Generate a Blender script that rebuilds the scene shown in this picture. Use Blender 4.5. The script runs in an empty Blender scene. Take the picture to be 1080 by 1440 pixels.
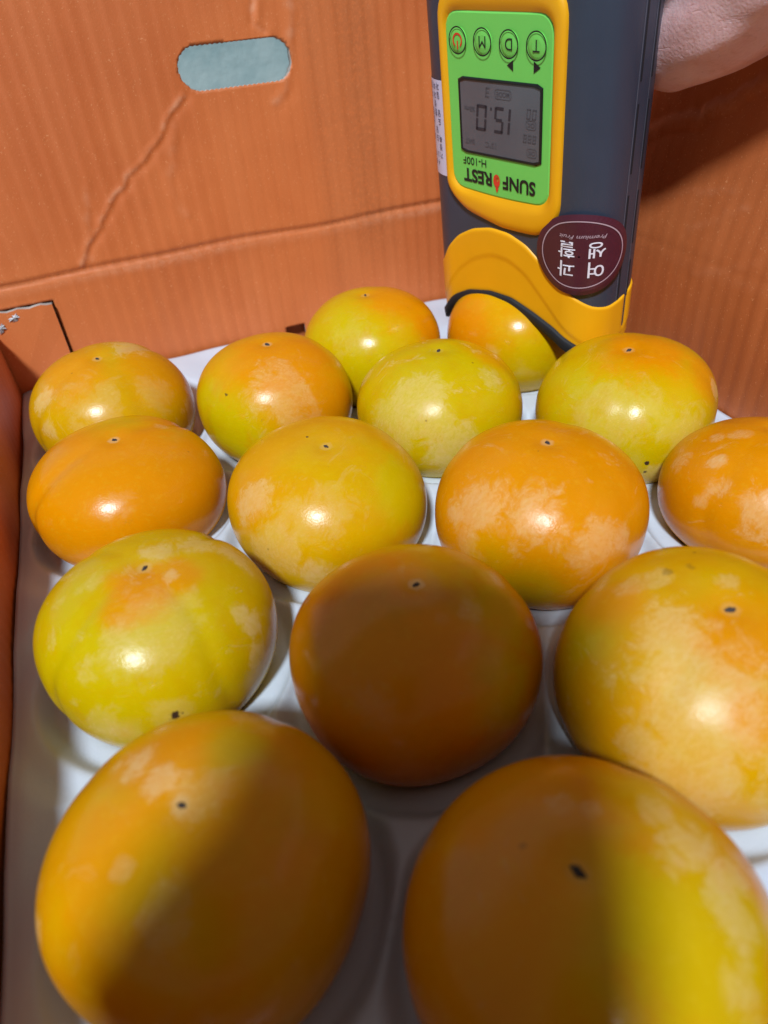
import bpy, bmesh, math, random
import numpy as np
from mathutils import Vector, Matrix, noise as mnoise

random.seed(7)
C = bpy.context.scene.collection
SC = bpy.context.scene

# ------------------------------------------------------------------ camera, light, exposure
CAM = Vector((0.02114, -0.35714, 0.14))
pt, rl, yw = math.radians(37.58), math.radians(5.77), math.radians(18.21)
FW = Vector((math.sin(yw)*math.cos(pt), math.cos(yw)*math.cos(pt), -math.sin(pt)))
_rt = Vector((math.cos(yw), -math.sin(yw), 0)); _up = _rt.cross(FW)
RT = math.cos(rl)*_rt - math.sin(rl)*_up
UP = math.sin(rl)*_rt + math.cos(rl)*_up
cd = bpy.data.cameras.new('camera'); cam = bpy.data.objects.new('camera', cd); C.objects.link(cam)
M3 = Matrix((RT, UP, -FW)).transposed()
cam.matrix_world = Matrix.Translation(CAM) @ M3.to_4x4()
cd.sensor_fit = 'VERTICAL'; cd.sensor_height = 36; cd.sensor_width = 27
cd.lens = 984.8/1440*36
cd.clip_start = 0.004; cd.clip_end = 50
cd.dof.use_dof = True; cd.dof.focus_distance = 0.30; cd.dof.aperture_fstop = 10.0
SC.camera = cam

LAZ, LEL = math.radians(-148), math.radians(51)
LDIR = Vector((math.sin(LAZ)*math.cos(LEL), math.cos(LAZ)*math.cos(LEL), math.sin(LEL)))
sl = bpy.data.lights.new('sun_lamp', 'SUN'); sl.energy = 4.1; sl.angle = math.radians(7)
sl.color = (0.82, 0.93, 1.0)
so = bpy.data.objects.new('sun_lamp', sl); C.objects.link(so)
so.rotation_euler = LDIR.to_track_quat('Z', 'Y').to_euler(); so.location = LDIR*3

w = bpy.data.worlds.new('World'); SC.world = w; w.use_nodes = True
bgn = w.node_tree.nodes['Background']
bgn.inputs[0].default_value = (1.0, 0.86, 0.78, 1); bgn.inputs[1].default_value = 0.165
SC.view_settings.view_transform = 'Standard'; SC.view_settings.look = 'None'
SC.view_settings.exposure = 0.0; SC.view_settings.gamma = 1
SC.cycles.max_bounces = 8
SC.cycles.use_denoising = True

# ------------------------------------------------------------------ helpers
def lk(o, parent=None):
    C.objects.link(o)
    if parent is not None: o.parent = parent
    return o
def mesh_obj(name, verts, faces, mats, parent=None, smooth=True, midx=None, uvs=None):
    me = bpy.data.meshes.new(name)
    me.from_pydata([tuple(v) for v in verts], [], [tuple(f) for f in faces])
    if not isinstance(mats, (list, tuple)): mats = [mats]
    for m in mats: me.materials.append(m)
    if midx is not None: me.polygons.foreach_set('material_index', midx)
    me.polygons.foreach_set('use_smooth', [smooth]*len(me.polygons))
    me.update()
    return lk(bpy.data.objects.new(name, me), parent)
def bm_obj(name, bm, mats, parent=None, smooth=False):
    me = bpy.data.meshes.new(name); bm.to_mesh(me); bm.free()
    if not isinstance(mats, (list, tuple)): mats = [mats]
    for m in mats: me.materials.append(m)
    me.polygons.foreach_set('use_smooth', [smooth]*len(me.polygons))
    return lk(bpy.data.objects.new(name, me), parent)
def tag(o, label=None, cat=None, group=None, kind=None):
    if label: o['label'] = label
    if cat: o['category'] = cat
    if group: o['group'] = group
    if kind: o['kind'] = kind
    return o
def empty(name, loc=(0, 0, 0)):
    o = bpy.data.objects.new(name, None); o.location = loc; o.empty_display_size = .01
    return lk(o)
def smooth(a, b, x):
    t = np.clip((x-a)/(b-a), 0, 1); return t*t*(3-2*t)

class NT:
    """small node-tree builder"""
    def __init__(s, name):
        s.m = bpy.data.materials.new(name); s.m.use_nodes = True
        s.t = s.m.node_tree; s.b = s.t.nodes['Principled BSDF']
    def n(s, typ, **kw):
        nd = s.t.nodes.new(typ)
        for k, v in kw.items(): setattr(nd, k, v)
        return nd
    def l(s, a, b): s.t.links.new(a, b)
    def math(s, op, a, b=None, clamp=False):
        nd = s.n('ShaderNodeMath', operation=op, use_clamp=clamp)
        for i, v in enumerate((a, b)):
            if v is None: continue
            if isinstance(v, (int, float)): nd.inputs[i].default_value = v
            else: s.l(v, nd.inputs[i])
        return nd.outputs[0]
    def noise(s, vec, scale, detail=3, rough=.5, dist=0, out=0):
        nd = s.n('ShaderNodeTexNoise'); nd.inputs['Scale'].default_value = scale
        nd.inputs['Detail'].default_value = detail; nd.inputs['Roughness'].default_value = rough
        nd.inputs['Distortion'].default_value = dist
        if vec is not None: s.l(vec, nd.inputs['Vector'])
        return nd.outputs[out]
    def ramp(s, v, lo, hi, a=0., b=1.):
        nd = s.n('ShaderNodeMapRange', interpolation_type='SMOOTHSTEP')
        nd.inputs[1].default_value = lo; nd.inputs[2].default_value = hi
        nd.inputs[3].default_value = a; nd.inputs[4].default_value = b
        s.l(v, nd.inputs[0]); return nd.outputs[0]
    def mix(s, f, a, b, mode='MIX'):
        nd = s.n('ShaderNodeMix', data_type='RGBA', blend_type=mode)
        for i, v in ((0, f), (6, a), (7, b)):
            if isinstance(v, (int, float)): nd.inputs[i].default_value = v
            elif isinstance(v, tuple): nd.inputs[i].default_value = (*v, 1)
            else: s.l(v, nd.inputs[i])
        return nd.outputs[2]
    def bump(s, h, strength, dist):
        nd = s.n('ShaderNodeBump'); nd.inputs['Strength'].default_value = strength
        nd.inputs['Distance'].default_value = dist; s.l(h, nd.inputs['Height'])
        s.l(nd.outputs[0], s.b.inputs['Normal']); return nd
    def coord(s, offset=(0, 0, 0), scale=(1, 1, 1), out='Object'):
        tc = s.n('ShaderNodeTexCoord'); mp = s.n('ShaderNodeMapping')
        mp.inputs['Location'].default_value = offset; mp.inputs['Scale'].default_value = scale
        s.l(tc.outputs[out], mp.inputs[0]); return mp.outputs[0]

def plain(name, col, rough=.5, metal=0., spec=.5, bump=0, bscale=2000, var=.06):
    t = NT(name); t.b.inputs['Roughness'].default_value = rough; t.b.inputs['Metallic'].default_value = metal
    t.b.inputs['Specular IOR Level'].default_value = spec
    v = t.coord()
    nz = t.noise(v, 60, 4)
    f = t.ramp(nz, .3, .7)
    a = tuple(max(0, c*(1-var)) for c in col); b_ = tuple(min(1, c*(1+var)) for c in col)
    t.l(t.mix(f, a, b_), t.b.inputs['Base Color'])
    if bump: t.bump(t.noise(v, bscale, 2), bump, .0001)
    return t.m

# ------------------------------------------------------------------ materials of the box
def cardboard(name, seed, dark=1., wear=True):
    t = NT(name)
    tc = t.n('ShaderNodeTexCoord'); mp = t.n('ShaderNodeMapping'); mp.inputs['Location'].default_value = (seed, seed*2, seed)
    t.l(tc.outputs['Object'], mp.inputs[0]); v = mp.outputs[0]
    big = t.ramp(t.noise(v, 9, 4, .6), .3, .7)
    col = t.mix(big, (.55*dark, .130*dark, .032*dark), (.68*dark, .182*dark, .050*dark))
    # vertical print streaks along the flutes
    mp2 = t.n('ShaderNodeMapping'); mp2.inputs['Scale'].default_value = (1, 1, .05)
    t.l(v, mp2.inputs[0])
    st = t.ramp(t.noise(mp2.outputs[0], 62, 2, .5), .42, .66)
    col = t.mix(t.math('MULTIPLY', st, .10), col, (.80, .27, .10))
    # paper fibre speckle
    sp = t.ramp(t.noise(v, 900, 2, .7), .62, .74)
    col = t.mix(t.math('MULTIPLY', sp, .45), col, (.90, .42, .20))
    sp2 = t.ramp(t.noise(v, 420, 3, .7), .66, .76)
    col = t.mix(t.math('MULTIPLY', sp2, .25), col, (.40, .12, .03))
    if wear:
        at = t.n('ShaderNodeAttribute', attribute_name='wear')
        wn = t.math('MULTIPLY', at.outputs['Fac'], t.ramp(t.noise(v, 260, 4, .7), .25, .6))
        col = t.mix(wn, col, (.90, .50, .32))
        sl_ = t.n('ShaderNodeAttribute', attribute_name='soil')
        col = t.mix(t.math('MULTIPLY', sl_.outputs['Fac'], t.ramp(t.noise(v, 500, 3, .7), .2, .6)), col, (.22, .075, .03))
    t.l(col, t.b.inputs['Base Color'])
    t.b.inputs['Roughness'].default_value = .52
    h1 = t.noise(v, 1400, 3, .6); h2 = t.noise(mp2.outputs[0], 90, 1)
    h = t.math('ADD', t.math('MULTIPLY', h1, .55), t.math('MULTIPLY', h2, .25))
    t.bump(h, .6, .00035)
    return t.m
M_card = cardboard('orange_cardboard', 3)
M_card_shade = cardboard('orange_cardboard_shaded', 11, .74)  # same board coloured darker: the right wall's light falloff is painted in
M_kraft = plain('bare_paper_edge', (.42, .36, .33), .85, var=.35, bump=.4)
M_torn = plain('torn_grey_paper', (.62, .62, .66), .9, var=.4, bump=.5)
# ------------------------------------------------------------------ setting: table and wall behind
t = NT('table_laminate'); v = t.coord(scale=(1, 1, 1))
t.l(t.mix(t.ramp(t.noise(v, 14, 5), .3, .7), (.30, .36, .36), (.40, .46, .46)), t.b.inputs['Base Color'])
t.b.inputs['Roughness'].default_value = .5
M_table = t.m
t = NT('pale_plaster'); v = t.coord()
c1 = t.mix(t.ramp(t.noise(v, 22, 6, .65), .3, .7), (.24, .33, .34), (.36, .43, .43))
t.l(c1, t.b.inputs['Base Color']); t.b.inputs['Roughness'].default_value = .8
t.bump(t.noise(v, 90, 5, .7), .5, .003)
M_plaster = t.m
mesh_obj('table', [(-1.5, -1.2, -.079), (1.8, -1.2, -.079), (1.8, .62, -.079), (-1.5, .62, -.079)], [(0, 1, 2, 3)], M_table)['kind'] = 'structure'
mesh_obj('wall', [(-1.5, .62, -.9), (2.4, .62, -.9), (2.4, .62, 1.3), (-1.5, .62, 1.3)], [(0, 1, 2, 3)], M_plaster)['kind'] = 'structure'

# ------------------------------------------------------------------ cardboard box
XL, XR, YF, YB, ZB = -.056, .278, -.40, .078, -.075
FOLD = .020
box = tag(empty('cardboard_box', ((XL+XR)/2, (YF+YB)/2, ZB)), 'orange cardboard fruit box with handle slot in its tall back wall', 'box')
def seg_dist(px, py, poly):
    d = np.full(px.shape, 9.)
    for (x0, y0), (x1, y1) in zip(poly, poly[1:]):
        dx, dy = x1-x0, y1-y0; L = dx*dx+dy*dy
        s = np.clip(((px-x0)*dx+(py-y0)*dy)/L, 0, 1)
        d = np.minimum(d, np.hypot(px-x0-s*dx, py-y0-s*dy))
    return d
def wall(name, a0, a1, z0, z1, step, P, mat, creases=(), hole=None, cut=None, fold=1., thick=.0032, rimmat=None, darkf=None, extra=None):
    """a fluted board: a = along, z = up; P(a, z, d) -> world, d = out of the wall towards the inside"""
    na = max(2, int(round((a1-a0)/step))); nz = max(2, int(round((z1-z0)/step)))
    A, Z = np.meshgrid(np.linspace(a0, a1, na+1), np.linspace(z0, z1, nz+1), indexing='ij')
    D = np.zeros_like(A); W = np.zeros_like(A); S = np.zeros_like(A)
    D += .00017*np.sin(A*2*np.pi/.0081+.5*np.sin(A*31)+.3*np.sin(Z*11)) * (.65+.35*np.sin(A*33+Z*9))+.00005*np.sin(A*2*np.pi/.0040)
    D += .0010*np.sin(A*23+1.3)*np.sin(Z*17+.4)+.0006*np.sin(A*51+Z*37)
    wob = .0007*np.sin(A*29)+.0004*np.sin(A*71+1)
    if fold:
        q = Z-FOLD-wob
        D += fold*(-.0013*np.exp(-(q/.0011)**2)+.0002*np.exp(-((q+.0046)/.0030)**2))
        W += fold*.24*np.exp(-((q+.0040)/.0022)**2)*(.35+.65*(np.sin(A*37)*.5+.5)); S += fold*.38*np.exp(-(q/.0012)**2)  # lighter worn band under the fold, narrow darker line along it
    for poly, h, wr, wd in creases:
        px = A+.0006*np.sin(Z*310+A*97)*np.sin(Z*143+2); pz = Z+.0005*np.sin(A*190+1)*np.sin(A*77)
        pr = random.Random(len(poly)*7+int(h*1e6)); fine = [poly[0]]
        for (x0, y0), (x1, y1) in zip(poly, poly[1:]):
            n_ = max(1, int(math.hypot(x1-x0, y1-y0)/.0042))
            for k in range(1, n_+1): fine.append((x0+(x1-x0)*k/n_+pr.uniform(-.0017, .0017), y0+(y1-y0)*k/n_+pr.uniform(-.0012, .0012)))
        poly = fine
        d = seg_dist(px, pz, poly)
        D += h*np.exp(-(d/wr)**2)
        D += -h*.7*np.exp(-(seg_dist(px-.0022, pz+.0005, poly)/(wr*1.8))**2)
        if wd > .5:                    # the sheet is buckled to different levels on the two sides of the big crease
            xl = np.interp(Z, [p[1] for p in fine[::-1]], [p[0] for p in fine[::-1]])
            D += h*.9*np.tanh((A-xl)/.0012)*np.exp(-(d/.011)**2)
        brk = .35+.65*smooth(-.2, .5, np.sin(Z*410+1)*np.sin(Z*173+A*60))
        W += wd*brk*np.exp(-(d/(wr*(.35+.5*brk)))**2)
    if darkf is not None: S += darkf(A, Z)
    if extra is not None: D += extra(A, Z)
    keep = np.ones((na, nz), bool)
    ac = (A[:-1, :-1]+A[1:, 1:])/2; zc = (Z[:-1, :-1]+Z[1:, 1:])/2
    if hole:
        hx, hz, hw, hh, tilt = hole
        def sdf(x, z):
            z = z-tilt*(x-hx); ax = np.maximum(np.abs(x-hx)-(hw-hh), 0); return np.hypot(ax, z-hz)-hh
        keep &= sdf(ac, zc) > 0
    if cut is not None: keep &= ~cut(ac, zc)
    if hole:                                  # pull the ragged rim onto the slot outline
        used = np.zeros_like(A, bool); gone = np.zeros_like(A, bool)
        for i, j in ((0, 0), (1, 0), (0, 1), (1, 1)):
            used[i:na+i, j:nz+j] |= keep; gone[i:na+i, j:nz+j] |= (sdf(ac, zc) <= 0)
        rim = used & gone
        for i, j in zip(*np.where(rim)):
            e = 1e-5; x, z = A[i, j], Z[i, j]; s = sdf(x, z)
            gx = (sdf(x+e, z)-s)/e; gz = (sdf(x, z+e)-s)/e
            s += .00028*math.sin(x*2400+z*900)
            A[i, j] -= gx*s; Z[i, j] -= gz*s; S[i, j] += .9 if z > hz else .25  # upper rim coloured darker for the shade on its downward edge
    idx = -np.ones(A.shape, int); vs = []; faces = []
    for i, j in zip(*np.where(keep)):
        f = []
        for (p, q) in ((i, j), (i+1, j), (i+1, j+1), (i, j+1)):
            if idx[p, q] < 0:
                idx[p, q] = len(vs); vs.append((p, q))
            f.append(idx[p, q])
        faces.append(f)
    pts = [P(A[p, q], Z[p, q], D[p, q]) for p, q in vs]
    o = mesh_obj(name, pts, faces, [mat, rimmat or M_kraft], box)
    me = o.data
    for nm, arr in (('wear', W), ('soil', S)):
        at = me.attributes.new(nm, 'FLOAT', 'POINT'); at.data.foreach_set('value', [float(min(1, arr[p, q])) for p, q in vs])
    o.location = -Vector(box.location)
    sd = o.modifiers.new('thickness', 'SOLIDIFY'); sd.thickness = thick; sd.offset = -1
    sd.material_offset_rim = 1
    return o
def PB(a, z, d):    # back wall, inside faces -y; the panel above the fold leans out a little
    k = max(0, z-FOLD); return (a, YB-d+k*.035, z)
diag = [(.0773, .0965), (.0690, .0885), (.0584, .077), (.0429, .0653), (.0308, .0565), (.0235, .049), (.0192, .0437), (.0090, .034), (-.0008, .0234)]
cr_back = [(diag, .0008, .0014, .38), ([(.0700, .0850), (.064, .070), (.0600, .055), (.063, .040)], .0005, .003, .10),
           ([(.1217, .175), (.1217, .1334), (.1223, .1229), (.1275, .1195)], -.0009, .0016, .35),
           ([(.143, .150), (.143, .1316), (.1384, .1136), (.134, .0972), (.1283, .0878)], .0006, .0028, .28),
           ([(.015, .060), (.010, .042), (.006, .025)], .0004, .002, .15)]
def dark_b(A, Z):
    return .55*np.exp(-((A-.176)/.018)**2)*smooth(-.03, .02, Z)*.5 + .16*np.exp(-((A-.150)/.006)**2)  # two darker upright bands right of the handle slot
TABX, TABZ = -.0213, .0062
back = wall('back_wall', XL-.02, XR+.02, ZB, .175, .0013, PB, M_card, cr_back, hole=(.1083, .1070, .0306, .0100, -.01),
     cut=lambda a, z: ((a < TABX+.0017) & (z < TABZ+.0006)) | ((a > .1100) & (a < .1225) & (z < -.0395)), darkf=dark_b)  # second cut is a black slot shaped to stand for contact shadow
# glued tab in the lower left of the back wall, top edge bare paper, side edge painted with the slit's shade
def tabm():
    bm = bmesh.new()
    n = 18; top = [(XL-.02+(TABX-XL+.02)*i/n, TABZ+.0005*math.sin(i*1.7)+(.0006 if i < 5 else 0)) for i in range(n+1)]
    fr = [bm.verts.new((x, YB-.0022+.0006*math.sin(x*80), z)) for x, z in top]+[bm.verts.new((TABX, YB-.0022, z)) for z in (-.01, -.03, -.05, ZB)]
    lo = bm.verts.new((XL-.02, YB-.0022, ZB)); ring = fr+[lo]
    f = bm.faces.new(ring)
    r = bmesh.ops.extrude_face_region(bm, geom=[f])
    vs = [g for g in r['geom'] if isinstance(g, bmesh.types.BMVert)]
    bmesh.ops.translate(bm, verts=vs, vec=(0, .0036, 0))
    bmesh.ops.recalc_face_normals(bm, faces=bm.faces)
    for fc in bm.faces:
        if abs(fc.normal.y) < .5: fc.material_index = 1 if fc.normal.z > .4 else 2
    return bm
tb = bm_obj('glued_tab', tabm(), [M_card, M_kraft, plain('shaded_cut_edge', (.10, .06, .05), .9, var=.5)], box); tb.location = -Vector(box.location)
tb['label'] = 'glued cardboard tab with bare cut edge in the back left corner'
# torn paper scraps on the tab
for (x, z, rx, rz) in ((-.0428, .0022, .0028, .0017), (-.0515, -.0020, .0022, .0024)):
    bm = bmesh.new(); ring = []
    for k in range(18):
        a = k/18*2*math.pi; rr = 1+.35*math.sin(k*2.7)+.2*math.sin(k*5.1+x*900)
        ring.append(bm.verts.new((x+rx*rr*math.cos(a), YB-.0024, z+rz*rr*math.sin(a)+.25*rx*math.cos(a))))
    cen = bm.verts.new((x, YB-.0036, z+.0004))
    for k in range(18):
        f = bm.faces.new((ring[k], cen, ring[(k+1) % 18])); f.material_index = 1 if k % 5 == 0 else 0
    bmesh.ops.recalc_face_normals(bm, faces=bm.faces)
    o = bm_obj('torn_paper', bm, [M_torn, plain('torn_shadow_paper', (.12, .08, .06), .9)], tb)
def PR(a, z, d):    # right wall, inside faces -x; leans out above the fold
    k = max(0, z-FOLD); k = .5*(z-FOLD+math.hypot(z-FOLD, .012)); return (XR-d+k*.21, a, z)
bm = bmesh.new(); bmesh.ops.create_cube(bm, size=1, matrix=Matrix.Translation(((XL+XR)/2, YB+.0075, (ZB+.01)/2)) @ Matrix.Diagonal((XR-XL, .003, .01-ZB, 1)))
o = bm_obj('dark_backing', bm, M_card_shade, box); o.location = -Vector(box.location)  # added board behind the back wall, keeps its slit and slot dark
cr_r = [([(-.02, .062), (-.0462, .0665), (-.058, .0725), (-.0685, .0740), (-.0805, .0800), (-.0947, .0875), (-.1113, .0950), (-.15, .108)], .0021, .0030, .22),
        ([(-.052, .036), (-.075, .045), (-.105, .050)], .0002, .0018, .08), ([(-.085, .030), (-.115, .046)], .0002, .0018, .10),
        ([(-.095, .012), (-.135, .028), (-.17, .034)], .0002, .0018, .08)]
right = wall('right_wall', YF, YB-.0015, ZB, .155, .0016, PR, M_card_shade, cr_r, fold=.12)
def PL(a, z, d): return (XL+d, a, z)
left = wall('left_wall', YF, YB-.0030, ZB, -.004, .0022, PL, M_card, (), fold=0)
def PLF(a, z, d):   # flap of the left wall folded out and down
    return (XL-.0034-(.004-z)*.75, a, -.0045-(.004-z)*.66+d)
wall('folded_flap', YF, YB-.006, -.11, .0038, .004, PLF, M_card, (), fold=0)
def PF(a, z, d): return (a, YF+d, z)
wall('front_wall', XL+.004, XR-.004, ZB, .004, .004, PF, M_card, (), fold=0)
bm = bmesh.new(); bmesh.ops.create_cube(bm, size=1, matrix=Matrix.Translation(((XL+XR)/2, (YF+YB)/2, ZB-.001)) @ Matrix.Diagonal((XR-XL-.002, YB-YF-.002, .003, 1)))
o = bm_obj('box_base', bm, M_card, box); o.location = -Vector(box.location)

# ------------------------------------------------------------------ fruit data: centre x, y, radius, flatness, tilt x, tilt y
FR = {
'A':(-0.0033,-0.0001,0.0401,0.7869,0.0185,-0.1103), 
'G':(-0.0037,-0.0766,0.0412,0.6899,0.0537,-0.0567), 
'K':(-0.0015,-0.1723,0.0390,0.7789,0.0848,-0.0276), 
'N':(-0.0003,-0.2586,0.0392,0.7712,-0.0087,-0.0164), 
'B':(0.0755,-0.0326,0.0394,0.8008,0.0293,-0.0215), 
'H':(0.0728,-0.1281,0.0403,0.7511,0.0573,-0.1411), 
'L':(0.0716,-0.2197,0.0391,0.7937,0.0797,0.0104), 
'O':(0.0730,-0.3082,0.0394,0.7782,-0.0976,0.0618), 
'C':(0.1413,-0.0005,0.0396,0.8020,-0.0297,0.0075), 
'E':(0.1464,-0.0800,0.0402,0.7561,0.0272,0.0247), 
'I':(0.1440,-0.1749,0.0402,0.7958,0.0429,-0.0120), 
'M':(0.1419,-0.2646,0.0405,0.8134,-0.0120,-0.1017), 
'D':(0.2206,-0.0270,0.0399,0.8083,0.0215,0.0378), 
'F':(0.2203,-0.1252,0.0406,0.7690,-0.0819,-0.0209), 
'J':(0.2301,-0.1998,0.0387,0.7084,0.0908,0.1590), 

}
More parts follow.
